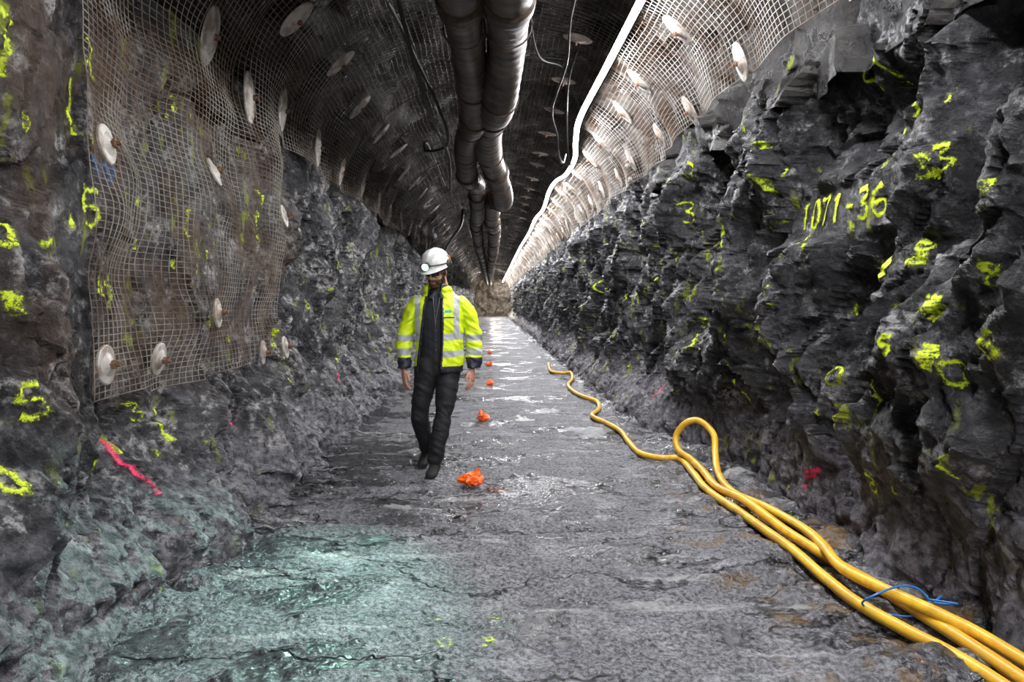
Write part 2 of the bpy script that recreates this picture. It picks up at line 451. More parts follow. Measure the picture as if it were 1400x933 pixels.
# ------------------------------------------------------------------ ducts
def duct(name, key, r0):
    P = catmull(key, 40)
    n = len(P); L = np.concatenate([[0], np.cumsum(np.linalg.norm(np.diff(P, axis=0), axis=1))])
    st = .04
    t = np.arange(0, L[-1], st); P = np.stack([np.interp(t, L, P[:, k]) for k in range(3)], -1)
    R = r0*(1+.05*np.sin(t*2.3)+.035*fbm(np.stack([t*1.9, 0*t, 0*t+r0*10], -1), 3, 5)+.018*np.sin(t*2*math.pi/.16))
    v, f = tube_data(P, R, 24)
    ob = py_obj(name, v, f, M_duct)
    parts = []
    for tj in np.arange(1.2, L[-1], 2.9):
        i = int(tj/st)
        if i+5 < len(P): parts.append(tube_data(P[i:i+5], r0*1.13, 24))
    for tj in np.arange(.4, 40, 1.45):       # hanger straps up to the roof
        i = int(tj/st)
        if i < len(P)-2:
            c = P[i]; rr_ = r0*1.09; ring = [c+np.array([math.cos(a)*rr_, 0, math.sin(a)*rr_]) for a in np.linspace(0, 2*math.pi, 22)]
            parts.append(tube_data(ring, .007, 5))
            parts.append(tube_data([c+np.array([0, 0, rr_]), c+np.array([.02, 0, 4.28-c[2]])], .006, 5))
    v, f = merge(parts); py_obj('collars_and_straps', v, f, M_collar, True, ob)
duct('ventilation_duct', [(-.26, 1, 3.68), (-.24, 3, 3.66), (-.23, 5, 3.62), (-.20, 6.6, 3.68), (-.19, 8, 3.54), (-.34, 9.6, 3.64), (-.38, 11, 3.42), (-.28, 13, 3.60), (-.32, 16, 3.38), (-.42, 19, 3.58), (-.42, 24, 3.35), (-.4, 35, 3.4), (-.4, 73, 3.4)], .160)
duct('ventilation_duct', [(.16, 1, 3.70), (.15, 3, 3.68), (.13, 5, 3.64), (.14, 6.3, 3.70), (.07, 7.4, 3.50), (-.02, 8.6, 3.64), (-.03, 10, 3.56), (.12, 11.3, 3.44), (.21, 12.8, 3.30), (.03, 14.5, 3.56), (.02, 17, 3.38), (.08, 20, 3.50), (.06, 26, 3.28), (-.04, 40, 3.35), (-.05, 73, 3.4)], .180)

# ------------------------------------------------------------------ LED strip (half-round diffuser under an opaque backing)
key = [(1.22, -5, 3.80), (1.22, 0, 3.82), (1.20, 3, 3.80), (1.20, 5.2, 3.82), (1.17, 7, 3.80), (1.13, 8.8, 3.76), (1.20, 9.8, 3.70), (1.33, 11.0, 3.70), (1.30, 12.0, 3.65), (1.23, 13, 3.72), (1.22, 14.5, 3.76), (1.28, 17, 3.72), (1.22, 19, 3.74), (1.25, 23, 3.74), (1.2, 30, 3.74), (1.22, 45, 3.74), (1.22, 74, 3.74)]
LP = catmull(key, 12)
def half(r, a0, a1, n=7):
    an = np.linspace(a0, a1, n); V = np.stack([LP[None, :, 0]+r*np.cos(an)[:, None], LP[None, :, 1]+0*an[:, None], LP[None, :, 2]+r*np.sin(an)[:, None]], -1)
    return V.reshape(-1, 3), grid_quads(n, len(LP))
led = quad_obj('led_light_strip', *half(.032, math.pi*1.0, 2*math.pi), M_led)
quad_obj('strip_backing', *half(.036, -.12, math.pi+.12), M_alu, parent=led)

# ------------------------------------------------------------------ cables
def cable(name, keys, r=.014, mat=M_cable):
    parts = [tube_data(catmull(k, 12), r, 8) for k in keys]
    v, f = merge(parts); return py_obj(name, v, f, mat)
cable('hanging_cable', [
    [(-.75, 3.5, 4.1), (-.78, 5.4, 4.05), (-.72, 5.9, 3.7), (-.66, 6.6, 3.45), (-.62, 7.6, 3.35), (-.55, 9, 3.3), (-.62, 10.5, 3.15), (-.7, 12, 3.35), (-.7, 16, 3.6), (-.7, 24, 3.7)],
    [(-.95, 6, 4.1), (-.8, 7, 3.95), (-.5, 8.2, 3.35), (-.9, 9.6, 3.5), (-1.0, 11, 3.9), (-1.0, 15, 3.95)]], .018)
cable('hanging_cable', [
    [(.85, 4, 4.15), (.72, 6, 4.0), (.74, 6.8, 3.75), (.66, 7.5, 3.5), (.78, 8.2, 3.4), (.86, 8.8, 3.3), (1.0, 9.6, 3.35), (1.1, 10.2, 3.6)],
    [(.35, 6.5, 4.1), (.5, 7.2, 3.95), (.8, 7.8, 4.05), (1.0, 8.4, 3.95), (1.15, 8.8, 3.80)],
    [(.95, 7, 4.15), (.88, 7.9, 3.9), (.92, 8.3, 3.2), (1.02, 8.6, 3.15), (1.10, 8.9, 3.6)]], .011)
cable('standpipe', [[(-1.0, 13.0, 0.0), (-1.0, 12.9, 1.7), (-.86, 13.0, 2.4), (-.6, 13.4, 2.9), (-.58, 14, 3.3)]], .03)

# ------------------------------------------------------------------ hose
def hose_pts(K, n=10):
    P = catmull(K, n)
    P[:, 2] += floor_lo(P[:, 0].copy(), P[:, 1].copy())+.006
    return P
hA = [(1.3, 15.5, .03), (1.19, 13.6, .03), (1.40, 13.3, .03), (1.56, 13.4, .03), (1.47, 12.3, .03), (1.28, 11.3, .03), (1.27, 10.4, .03), (1.31, 9.8, .03), (1.46, 9.4, .03), (1.40, 8.8, .03), (1.22, 8.2, .03), (1.31, 7.67, .03), (1.39, 7.2, .03), (1.36, 6.66, .03), (1.36, 6.2, .03), (1.49, 5.98, .03), (1.66, 5.92, .03), (1.64, 5.42, .03), (1.60, 5.03, .03), (1.61, 4.63, .03), (1.64, 4.15, .03), (1.67, 3.72, .03), (1.67, 3.31, .03), (1.68, 3.0, .03), (1.74, 2.74, .03), (1.80, 2.55, .03), (1.84, 2.3, .03), (1.86, 1.8, .03), (1.8, .8, .03)]
hB = [(1.9, .8, .04), (2.02, 2.0, .05), (1.98, 2.55, .06), (1.90, 2.76, .08), (1.79, 2.98, .10), (1.73, 3.24, .10), (1.80, 3.59, .08), (1.86, 3.95, .05), (1.82, 4.42, .04), (1.75, 4.84, .04), (1.80, 5.3, .06), (1.89, 5.66, .14), (1.92, 5.8, .27), (1.84, 5.95, .36), (1.73, 6.0, .33), (1.66, 6.05, .20), (1.66, 5.95, .10), (1.70, 5.7, .08), (1.70, 5.4, .07), (1.66, 4.95, .06), (1.68, 4.45, .09), (1.73, 3.89, .06), (1.80, 3.49, .04), (1.85, 3.2, .04), (1.87, 2.96, .04), (1.90, 2.66, .04), (1.92, 2.4, .04), (1.95, 1.9, .04), (1.95, .8, .04)]
py_obj('yellow_hose', *tube_data(hose_pts(hA), .028, 14), M_hose)
hb = py_obj('yellow_hose', *tube_data(hose_pts(hB), .028, 14), M_hose)
parts = []
for y0, xc in ((2.92, 1.80),):
    ring = [np.array([xc+.15*math.cos(a), y0+.03*math.sin(a*2), .075+.065*math.sin(a)]) for a in np.linspace(0, 2*math.pi, 30)]
    parts.append(tube_data(ring, .005, 6))
parts.append(tube_data(catmull([(1.95, 2.92, .08), (2.03, 2.85, .09), (2.0, 2.95, .05), (2.06, 3.0, .06)], 8), .005, 6))
py_obj('hose_tie', *merge(parts), M_blue, True, hb)

# ------------------------------------------------------------------ orange plastic bags
def bag(x, y, s, seed):
    bm = bmesh.new(); bmesh.ops.create_icosphere(bm, subdivisions=5, radius=1)
    V = np.array([v.co for v in bm.verts])
    n = V.copy()
    q = V+seed*3.7
    V = n*(1+.50*facet(q, .6, 500+seed, .9, .3)[:, None]+.12*fbm(q*3, 3, 510)[:, None])
    ear = np.exp(-((n[:, 0]-.5)**2+(n[:, 2]-.75)**2+(n[:, 1])**2)/.10)
    V[:, 2] += ear*1.2; V[:, 0] += ear*.25
    tail = np.exp(-((n[:, 0]+.9)**2+(n[:, 2]+.1)**2+(n[:, 1]+.2)**2)/.12)
    V[:, 0] -= tail*.7; V[:, 2] -= tail*.2
    V *= np.array([.085, .08, .055])*s
    V[:, 2] -= V[:, 2].min()
    for v, c in zip(bm.verts, V): v.co = c
    me = bpy.data.meshes.new('orange_plastic_bag'); bm.to_mesh(me); bm.free()
    me.materials.append(M_orange)
    ob = link(bpy.data.objects.new('orange_plastic_bag', me))
    ob.location = (x, y, float(floor_h(np.array([x]), np.array([y]))[0]))
    ob.rotation_euler = (0, 0, (0, 2.2, .8, -.5, 1.5)[seed])
    return ob
for i, (x, y, s) in enumerate(((-.15, 5.15, .9), (-.10, 8.1, .8), (-.03, 11.5, .75), (-.05, 15.2, .75), (-.05, 19, .75))):
    bag(x, y, s, i)
sh = []
for (x, y) in ((.02, 4.95), (.06, 5.0), (-.01, 5.05)):
    h = float(floor_h(np.array([x]), np.array([y]))[0])+.015
    sh.append(tube_data(catmull([(x-.03, y, h), (x, y+.02, h+.012), (x+.035, y-.01, h)], 5), .005, 5))
py_obj('plastic_shreds', *merge(sh), simple_mat('shred', (.3, .08, .04), .6))

# ------------------------------------------------------------------ spray-paint marks
G = {'0': [[(0, .5), (.1, .9), (.4, 1), (.65, .8), (.65, .3), (.4, 0), (.1, .1), (0, .5)]],
     '1': [[(.1, .8), (.35, 1), (.3, .5), (.3, 0)]],
     '3': [[(0, .95), (.4, 1), (.6, .8), (.3, .55), (.6, .35), (.4, 0), (0, .08)]],
     '4': [[(.1, 1), (0, .45), (.6, .5)], [(.5, .9), (.45, 0)]],
     '5': [[(.6, 1), (.1, .95), (.05, .55), (.5, .55), (.6, .25), (.3, 0), (0, .1)]],
     '6': [[(.55, 1), (.15, .7), (0, .3), (.25, 0), (.6, .2), (.5, .5), (.1, .4)]],
     '7': [[(0, .95), (.6, 1), (.35, .5), (.25, 0)]],
     '8': [[(.5, .9), (.2, 1), (.05, .75), (.5, .35), (.4, 0), (.05, .1), (.1, .4), (.5, .7), (.5, .9)]],
     '9': [[(.55, .7), (.2, 1), (.05, .7), (.35, .5), (.55, .75), (.5, .3), (.3, 0)]],
     'S': [[(.6, .9), (.25, 1), (.05, .75), (.5, .4), (.4, .05), (0, .1)]],
     'G': [[(.6, .85), (.3, 1), (0, .6), (.15, .1), (.5, .1), (.6, .45), (.35, .45)]],
     '-': [[(.05, .5), (.55, .52)]],
     '|': [[(.2, 1), (.25, .7), (.15, .4), (.22, 0)]],
     '*': [[(.1, .9), (.5, .8), (.1, .65), (.6, .55), (.1, .4), (.5, .3), (.2, .1), (.4, 0)]],
     '/': [[(0, .2), (.9, .8)], [(.1, .0), (.7, .45)], [(.2, .35), (.1, -.5)]],
     '~': [[(0, .5), (.4, .65), (.9, .4)]]}
class Marks:
    def __init__(s): s.V = []; s.Q = []; s.E = []; s.n = 0
    def stroke(s, pts, w, surf, st=1.):
        P = catmull([(a, b, 0) for a, b in pts], 10)[:, :2]
        L = np.concatenate([[0], np.cumsum(np.linalg.norm(np.diff(P, axis=0), axis=1))])
        t = np.arange(0, L[-1]+.005, .007); P = np.stack([np.interp(t, L, P[:, k]) for k in (0, 1)], -1)
        if len(P) < 3: return
        T = np.gradient(P, axis=0); T /= np.linalg.norm(T, axis=1)[:, None]+1e-9
        N = np.stack([-T[:, 1], T[:, 0]], -1)
        K = 9; off = np.linspace(-1, 1, K)
        A = P[:, None]+N[:, None]*off[None, :, None]*w
        V = surf(A[..., 0].ravel(), A[..., 1].ravel())
        e = np.broadcast_to((1-np.abs(off))*st, (len(P), K)).copy(); e[0] = e[-1] = 0
        s.V.append(V); s.Q.append(grid_quads(len(P), K)+s.n); s.E.append(e.ravel()); s.n += len(V)
    def build(s, name, mat):
        ob = quad_obj(name, np.concatenate(s.V), np.concatenate(s.Q), mat)
        at = ob.data.attributes.new('edge', 'FLOAT', 'POINT'); at.data.foreach_set('value', np.concatenate(s.E).astype(np.float32))
        return ob
def surf_wall(side):
    W = WR if side > 0 else WL
    return lambda y, z: np.stack([W.x(y, z)-side*.007, y, z], -1)
def surf_floor(x, y): return np.stack([x, y, floor_h(x, y)+.014], -1)
MY, MP, MB = Marks(), Marks(), Marks()
def text(M, side, y, z, h, s, w=.02, aw=1.0, st=1.):
    """centred text; on the left wall letters advance with +y, on the right wall with -y"""
    # mark table, worked out from image pixels, assumed a flat wall 1.9 m off the axis: re-seat on the real face
    W = WR if side > 0 else WL; k = 1.
    for _ in range(4):
        xs_ = W.x(y*k+np.array([-.08, 0, .08]), 1.4+(z-1.4)*k+np.array([0., 0., 0.])); k = .5*k+.5*abs(xs_.mean())/1.9
    y *= k; z = 1.4+(z-1.4)*k; h *= k*.88
    adv = .85*h*aw; Wd = adv*len(s)
    for i, c in enumerate(s):
        for stk in G[c]:
            pts = []
            for (a, b) in stk:
                u = -Wd/2+i*adv+a*h*aw
                pts.append((y-side*u, z-h/2+b*h))
            M.stroke(pts, w, surf_wall(side), st)
for (y, z, h, c) in ((2.78, 2.45, .15, 'GS'), (2.83, 2.36, .17, '|'), (2.72, 1.70, .17, '5'), (3.0, 1.62, .1, 'S'), (2.70, .71, .1, '0'), (2.85, 1.0, .15, '5'),
                     (3.46, 1.47, .22, '**'), (3.4, 2.55, .25, '|'), (5.87, 2.12, .5, '|'), (5.8, 2.2, .2, '1'), (5.97, 1.11, .19, '*'), (3.2, .63, .08, '7'), (4.0, .65, .12, '1'), (2.83, 1.4, .12, '|'),
                     (7.3, 2.3, .2, '3'), (3.8, 1.87, .2, '1'), (3.64, .83, .1, '3'), (3.3, 2.3, .3, '|'), (4.4, 1.9, .2, '|'), (3.35, 1.85, .2, '5'), (8.5, 1.9, .2, '1'), (9.5, 1.6, .2, '3'), (7.0, 1.4, .12, '0'), (10.5, 1.2, .2, '|'), (2.7, 2.0, .2, '|')):
    text(MY, -1, y, z, h, c, .019 if h < .3 else .022)
for (y, z, h, c) in ((3.42, 2.54, .18, '4'), (3.09, 2.38, .5, '|'), (3.05, 2.25, .14, '|'), (2.78, 2.0, .12, '3'), (2.6, 1.98, .12, '1'), (3.27, 1.57, .14, '9'), (2.92, 1.62, .11, '8'), (2.53, 1.51, .10, '8'),
                     (2.9, 1.38, .14, '**'), (2.87, 1.17, .13, '*'), (2.74, 1.11, .11, '0'), (3.15, 1.2, .1, '5'), (4.05, 1.7, .12, '3'), (3.67, 1.0, .11, '0'), (3.24, .9, .3, '|'), (2.5, 1.25, .13, '6'), (2.67, .73, .11, '|'), (3.3, .5, .1, '8'),
                     (6.6, 2.68, .18, '0'), (8.5, 2.04, .18, '0'), (6.3, 1.05, .14, '8'), (7, .54, .18, '3'), (4.7, 1.17, .1, '1'), (4.95, 2.78, .16, '5'), (8.95, 2.65, .2, '3'), (6.9, .88, .12, '0'), (5.4, 1.95, .25, '|'), (7.6, 1.6, .2, '1'), (9.5, 1.5, .2, '3'), (10.5, 2.2, .25, '1'), (12, 1.7, .25, '0'), (6.0, 2.2, .2, '3'), (4.6, 2.2, .15, '1')):
    text(MY, 1, y, z, h, c, .017 if h < .3 else .019)
rs = random.Random(3)
for k in range(230):          # small scattered dabs and dashes
    side = rs.choice((-1, 1)); yy = 2.5+rs.random()**1.6*14; zz = rs.uniform(.45, 2.7)
    text(MY, side, yy, zz, rs.uniform(.03, .10)*(1+.04*yy), rs.choice('|17||3|'), rs.uniform(.011, .022), .8, rs.uniform(.4, .8))
text(MY, 1, 3.73, 1.92, .175, '1071-36', .022, .88, 1.35)
text(MP, -1, 3.6, .60, .42, '|', .02); text(MP, -1, 5.26, .53, .14, '|', .02); text(MP, -1, 8.2, .5, .15, '|', .03)
text(MP, 1, 3.96, .40, .14, '/', .02, 1.6); text(MP, 1, 7.6, .42, .15, '3', .025)
text(MB, -1, 3.45, 2.06, .16, '**', .03, 1., .6)
for (x, y, s) in ((-.42, 2.98, '~'), (-.22, 2.76, '0'), (-.04, 2.76, '3'), (-.03, 3.0, '~'), (-.3, 3.0, '~')):
    for st in G[s]: MY.stroke([(x+a*.07, y-.04+b*.07) for a, b in st], .016, surf_floor, .62)
mk = MY.build('spray_paint_marks', M_pyel); MP.build('pink_marks', M_ppink).parent = mk; MB.build('blue_marks', M_pblue).parent = mk

# ------------------------------------------------------------------ WORKER
worker = bpy.data.objects.new('worker', None); scene.collection.objects.link(worker)
WX, WY = -.44, 5.68
worker.location = (WX, WY, .0)
def loft(path, n=22, capf=.8):
    P = np.array([p[:3] for p in path], float); R = np.array([[p[3], p[4]] for p in path], float)
    T = np.gradient(P, axis=0); T /= np.linalg.norm(T, axis=1)[:, None]+1e-9
    rings = []
    def ring(c, t, rx, ry):
        ref = np.array([1., 0, 0]) if abs(t[0]) < .9 else np.array([0, 0, 1.])
        u = ref-t*np.dot(ref, t); u /= np.linalg.norm(u); w = np.cross(t, u)
        return [c+u*rx*math.cos(2*math.pi*k/n)+w*ry*math.sin(2*math.pi*k/n) for k in range(n)]
    m0 = min(R[0])*capf; m1 = min(R[-1])*capf
    for a in (75, 50, 25):
        c_, s_ = math.cos(math.radians(a)), math.sin(math.radians(a)); rings.append(ring(P[0]-T[0]*m0*s_, T[0], R[0][0]*c_, R[0][1]*c_))
    for i in range(len(P)): rings.append(ring(P[i], T[i], *R[i]))
    for a in (25, 50, 75):
        c_, s_ = math.cos(math.radians(a)), math.sin(math.radians(a)); rings.append(ring(P[-1]+T[-1]*m1*s_, T[-1], R[-1][0]*c_, R[-1][1]*c_))
    V = [v for r in rings for v in r]; F = []
    for i in range(len(rings)-1):
        for k in range(n):
            a = i*n+k; b = i*n+(k+1) % n; F.append((a, b, b+n, a+n))
    F.append(tuple(range(n-1, -1, -1))); F.append(tuple(range((len(rings)-1)*n, len(rings)*n)))
    return V, F
def sp(path, n=5): return [tuple(r) for r in catmull([np.array(p, float) for p in path], n)]
def ell(c, r, n=20):
    V = []; F = []; m = 12
    for i in range(1, m):
        t = math.pi*i/m
        for k in range(n):
            a = 2*math.pi*k/n; V.append(np.array([c[0]+r[0]*math.sin(t)*math.cos(a), c[1]+r[1]*math.sin(t)*math.sin(a), c[2]-r[2]*math.cos(t)]))
    for i in range(m-2):
        for k in range(n):
            a = i*n+k; b = i*n+(k+1) % n; F.append((a, b, b+n, a+n))
    F.append(tuple(range(n-1, -1, -1))); F.append(tuple(range((m-2)*n, (m-1)*n)))
    return V, F
def fuse(parts, voxel, smooth=3):
    V, F = merge(parts)
    tmp = py_obj('tmp', V, F)
    r = tmp.modifiers.new('r', 'REMESH'); r.mode = 'VOXEL'; r.voxel_size = voxel
    s = tmp.modifiers.new('s', 'SMOOTH'); s.factor = .5; s.iterations = smooth
    dg = bpy.context.evaluated_depsgraph_get(); dg.update()
    me = bpy.data.meshes.new_from_object(tmp.evaluated_get(dg))
    bpy.data.objects.remove(tmp)
    return me
def co_of(me):
    a = np.empty(len(me.vertices)*3, np.float32); me.vertices.foreach_get('co', a); return a.reshape(-1, 3).astype(float)
def no_of(me):
    a = np.empty(len(me.vertices)*3, np.float32); me.vertices.foreach_get('normal', a); return a.reshape(-1, 3).astype(float)
def set_co(me, C): me.vertices.foreach_set('co', C.astype(np.float32).ravel()); me.update()
def colorize(me, col):
    at = me.color_attributes.new('col', 'FLOAT_COLOR', 'POINT')
    at.data.foreach_set('color', np.concatenate([col, np.ones((len(col), 1))], 1).astype(np.float32).ravel())
def attr_mat(name, rough=.6, bump=.2, bscale=120):
    m, nt, b = newmat(name); B = NB(nt)
    at = B.n('ShaderNodeVertexColor'); at.layer_name = 'col'
    B.l(at.outputs[0], b.inputs['Base Color']); b.inputs['Roughness'].default_value = rough
    B.l(B.bump(B.noise(bscale, 4), bump, .004), b.inputs['Normal'])
    return m
M_cloth = attr_mat('cloth', .75, .3, 90)
M_jacket = attr_mat('hi_vis_fabric', .55, .35, 40)
M_skin = attr_mat('skin', .5, .15, 150)
def add_me(me, name, mat, mtx=None):
    me.polygons.foreach_set('use_smooth', [True]*len(me.polygons))
    me.materials.clear(); me.materials.append(mat)
    ob = link(bpy.data.objects.new(name, me), worker)
    if mtx is not None: ob.matrix_local = mtx
    return ob
body = [
    loft(sp([(0, .01, .86, .165, .115), (0, .0, .96, .165, .115), (0, -.01, 1.08, .158, .112), (0, -.005, 1.22, .175, .118), (.005, .0, 1.34, .185, .115), (.005, .01, 1.43, .15, .09), (.0, .01, 1.50, .062, .062), (0, 0, 1.54, .056, .056)])),
    loft(sp([(.085, .0, .90, .098, .11), (.075, -.03, .74, .092, .10), (.05, -.08, .52, .072, .08), (.035, -.10, .42, .068, .074), (.0, -.115, .25, .062, .066), (-.025, -.12, .12, .062, .066)])),
    loft(sp([(-.085, .0, .90, .098, .11), (-.115, .0, .74, .092, .10), (-.155, .0, .53, .073, .08), (-.16, .03, .43, .070, .074), (-.14, .15, .26, .062, .066), (-.125, .225, .14, .060, .064)])),
]
me = fuse(body, .008, 3); C = co_of(me); N = no_of(me)
leg = sstep(.95, .8, C[:, 2])
sk = C.copy(); sk[:, 2] += .5*C[:, 0]+.3*C[:, 1]
C += N*((.008*fbm(sk*np.array([6, 6, 12]), 3, 900)+.009*np.abs(fbm(sk*np.array([7, 7, 15])+3, 2, 905)))*(.4+.6*leg))[:, None]
set_co(me, C)
col = np.where((C[:, 2] > .93)[:, None], np.array([[.012, .013, .018]]), np.array([[.010, .010, .012]]))
belt = (np.abs(C[:, 2]-.935) < .018); col[belt] = (.02, .015, .012)
plk = (C[:, 2] > .95) & (C[:, 1] < 0) & (np.abs(C[:, 0]+.012) < .006); col[plk] = (.03, .03, .04)
colorize(me, col); add_me(me, 'body_clothes', M_cloth)
boots = [
    [loft(sp([(-.022, -.065, .05, .042, .045), (-.03, -.11, .048, .045, .05), (-.038, -.20, .042, .047, .040), (-.045, -.27, .034, .047, .032), (-.048, -.305, .03, .036, .024)])), loft([(-.025, -.11, .05, .046, .052), (-.025, -.115, .16, .052, .056)])],
    [loft(sp([(-.125, .275, .10, .042, .045), (-.13, .23, .085, .045, .05), (-.14, .14, .052, .047, .040), (-.148, .08, .036, .047, .032), (-.15, .045, .03, .036, .024)])), loft([(-.125, .235, .08, .046, .052), (-.13, .21, .20, .052, .056)])]]
for bt in boots:
    me = fuse(bt, .008, 3); C = co_of(me)
    C[:, 2] = np.maximum(C[:, 2], .006)
    set_co(me, C)
    col = np.tile(np.array([[.014, .013, .012]]), (len(C), 1)); col[C[:, 2] < .022] = (.05, .045, .04)
    colorize(me, col); add_me(me, 'boot', M_cloth)
torso = loft(sp([(.005, .01, .80, .216, .152), (.005, .0, .92, .205, .148), (.005, -.005, 1.08, .197, .145), (.005, .0, 1.24, .205, .148), (.008, .005, 1.35, .208, .136), (.008, .012, 1.42, .178, .112), (.003, .02, 1.475, .110, .09), (0, .02, 1.52, .078, .08)]))
slL = loft(sp([(-.160, .01, 1.395, .074, .074), (-.222, .02, 1.33, .070, .074), (-.258, .035, 1.21, .062, .069), (-.276, .03, 1.10, .060, .065), (-.284, .005, .98, .057, .059), (-.282, -.02, .87, .053, .056)]))
slR = loft(sp([(.176, .01, 1.395, .074, .074), (.236, .02, 1.33, .071, .074), (.274, .035, 1.21, .064, .069), (.294, .03, 1.10, .062, .065), (.299, .005, .98, .058, .059), (.283, -.025, .87, .054, .056)]))
cpath = np.array([(.090*math.sin(a), .012-.085*math.cos(a), 1.50+.02*abs(math.sin(a/2))) for a in np.linspace(.45, 2*math.pi-.65, 22)])
crad = np.array([.012]+[.020]*2+[.024]*16+[.020]*2+[.012])
cV, cF = tube_data(cpath, crad, 12)
hood = loft(sp([(-.09, .09, 1.46, .04, .04), (0, .125, 1.45, .05, .055), (.09, .09, 1.46, .04, .04)]))
me = fuse([torso, slL, slR, (cV, cF), hood], .006, 5)
C = co_of(me); N = no_of(me)
arm = sstep(.21, .25, np.abs(C[:, 0]))
sk = C.copy(); sk[:, 2] += .6*C[:, 0]*np.sign(C[:, 0])
C += N*(.012*fbm(sk*np.array([7, 7, 9]), 3, 920)+.012*np.abs(fbm(sk*np.array([5, 5, 17])+5, 2, 930))*(.6+.7*arm)+.004*fbm(sk*np.array([18, 18, 26]), 2, 940))[:, None]
set_co(me, C)
def L_edge(z): return -.085-.075*(1.5-z)/.6
def R_edge(z): return .028+.012*np.sin((z-.9)*5)
bm = bmesh.new(); bm.from_mesh(me)
kill = []
for f_ in bm.faces:
    c = f_.calc_center_median()
    if c.z < .835 and abs(c.x) < .225: kill.append(f_)
    elif c.z < .865 and abs(c.x) >= .2: kill.append(f_)
    elif c.y < -.02 and L_edge(c.z) < c.x < R_edge(c.z) and c.z < 1.6: kill.append(f_)
    elif c.z > 1.43 and (c.x**2+(c.y-.005)**2) < .064**2: kill.append(f_)
bmesh.ops.delete(bm, geom=kill, context='FACES')
for v in bm.verts:
    if v.co.y < -.02 and v.co.z < 1.42:
        dL = L_edge(v.co.z)-v.co.x; dR = v.co.x-R_edge(v.co.z)
        if 0 <= dL+.02 < .07: v.co.y -= .022*(1-(dL+.02)/.07)*(1.5-v.co.z)
        if 0 <= dR+.02 < .07: v.co.y -= .030*(1-(dR+.02)/.07)*(1.6-v.co.z)
bm.to_mesh(me); bm.free()
C = co_of(me)
YEL = np.array([.70, .88, .012]); NAVY = np.array([.012, .014, .026]); SIL = np.array([.46, .48, .50])
x, y, z = C.T
col = np.tile(YEL, (len(C), 1))*(1+.08*fbm(C*6, 2, 33))[:, None]
isarm = ((np.abs(x-.005) > .218) & (z < 1.30))
sil = (np.abs(z-(1.12+.05*(x))) < .026) | (np.abs(z-(.985+.03*x)) < .026)
sil &= ~isarm
sil |= (((np.abs(x-.155) < .022) | (np.abs(x+.165) < .022)) & (z > 1.12) & (~isarm))
sarm = isarm & ((np.abs(z-1.115) < .027) | (np.abs(z-1.0) < .027))
col[sil | sarm] = SIL
col[(z < .885) & ~isarm] = NAVY
col[(z < .955) & isarm] = NAVY
inn = (z > 1.43) & (x**2+(y-.005)**2 < .080**2); col[inn] = NAVY
pocket = (y < 0) & (np.abs(x-.095) < .045) & ((np.abs(z-1.285) < .006)); col[pocket] = NAVY*2
badge = (y < 0) & (np.abs(x-.085) < .026) & (np.abs(z-1.33) < .012); col[badge] = (.05, .35, .22)
zipR = (y < -.03) & (x-R_edge(z) < .014) & (x > 0) & (z < 1.46); col[zipR] = NAVY
zipL = (y < -.03) & (L_edge(z)-x < .014) & (x < -.02) & (z < 1.46) & (x > -.2); col[zipL] = NAVY
colorize(me, col)
jk = add_me(me, 'hi_vis_jacket', M_jacket)
so = jk.modifiers.new('thick', 'SOLIDIFY'); so.thickness = .008; so.offset = -1
def hand(sx, wx, wy, wz):
    parts = [loft([(0, 0, .05, .022, .028), (0, 0, 0, .020, .027), (sx*.002, -.002, -.03, .018, .036), (sx*.004, -.004, -.07, .017, .041), (sx*.006, -.003, -.092, .013, .039)], 16)]
    for yo, L, r in ((-.033, .070, .0088), (-.011, .078, .0092), (.012, .072, .0088), (.033, .056, .0078)):
        parts.append(loft([(sx*.005, yo, -.08, r, r), (sx*.008, yo*1.05, -.095-L*.25, r*1.02, r*1.02), (sx*.020, yo*1.06, -.095-L*.58, r*.95, r*.95), (sx*.042, yo*1.04, -.095-L*.86, r*.85, r*.85)], 12))
    parts.append(loft([(sx*.004, -.02, -.028, .014, .014), (sx*.014, -.044, -.05, .012, .012), (sx*.022, -.056, -.078, .0105, .0105), (sx*.026, -.056, -.100, .009, .009)], 12))
    me = fuse(parts, .0035, 2); C = co_of(me)
    col = np.tile(np.array([[.52, .27, .19]]), (len(C), 1))*(1+.12*fbm(C*60, 2, 77))[:, None]
    colorize(me, col)
    add_me(me, 'hand', M_skin, Matrix.Translation((wx, wy, wz)) @ Matrix.Rotation(math.radians(-12), 4, 'X') @ Matrix.Rotation(math.radians(25*sx), 4, 'Z') @ Matrix.Scale(1.08, 4))
hand(1, -.283, -.028, .86); hand(-1, .281, -.032, .86)
HM = Matrix.Translation((-.012, -.035, 1.66)) @ Matrix.Rotation(math.radians(-24), 4, 'Z') @ Matrix.Rotation(math.radians(20), 4, 'X')
hp = [ell((0, .01, .03), (.077, .096, .098)), ell((0, -.032, -.04), (.060, .060, .075)), ell((0, -.052, -.095), (.036, .036, .028)),
      loft([(0, -.088, .012, .009, .009), (0, -.100, -.008, .012, .012), (0, -.108, -.028, .016, .013)], 12), ell((0, -.098, -.034), (.021, .014, .010)),
      ell((0, -.083, .028), (.055, .018, .011)), ell((0, -.086, -.062), (.025, .011, .006)), ell((0, -.084, -.073), (.022, .011, .007)),
      ell((.037, -.068, -.02), (.022, .018, .02)), ell((-.037, -.068, -.02), (.022, .018, .02)),
      ell((.079, .01, -.005), (.010, .019, .032)), ell((-.079, .01, -.005), (.010, .019, .032)),
      loft([(0, .02, -.04, .058, .06), (0, .035, -.10, .056, .058), (.0, .045, -.17, .058, .06)])]
me = fuse(hp, .004, 2); C = co_of(me); N = no_of(me)
x, y, z = C.T
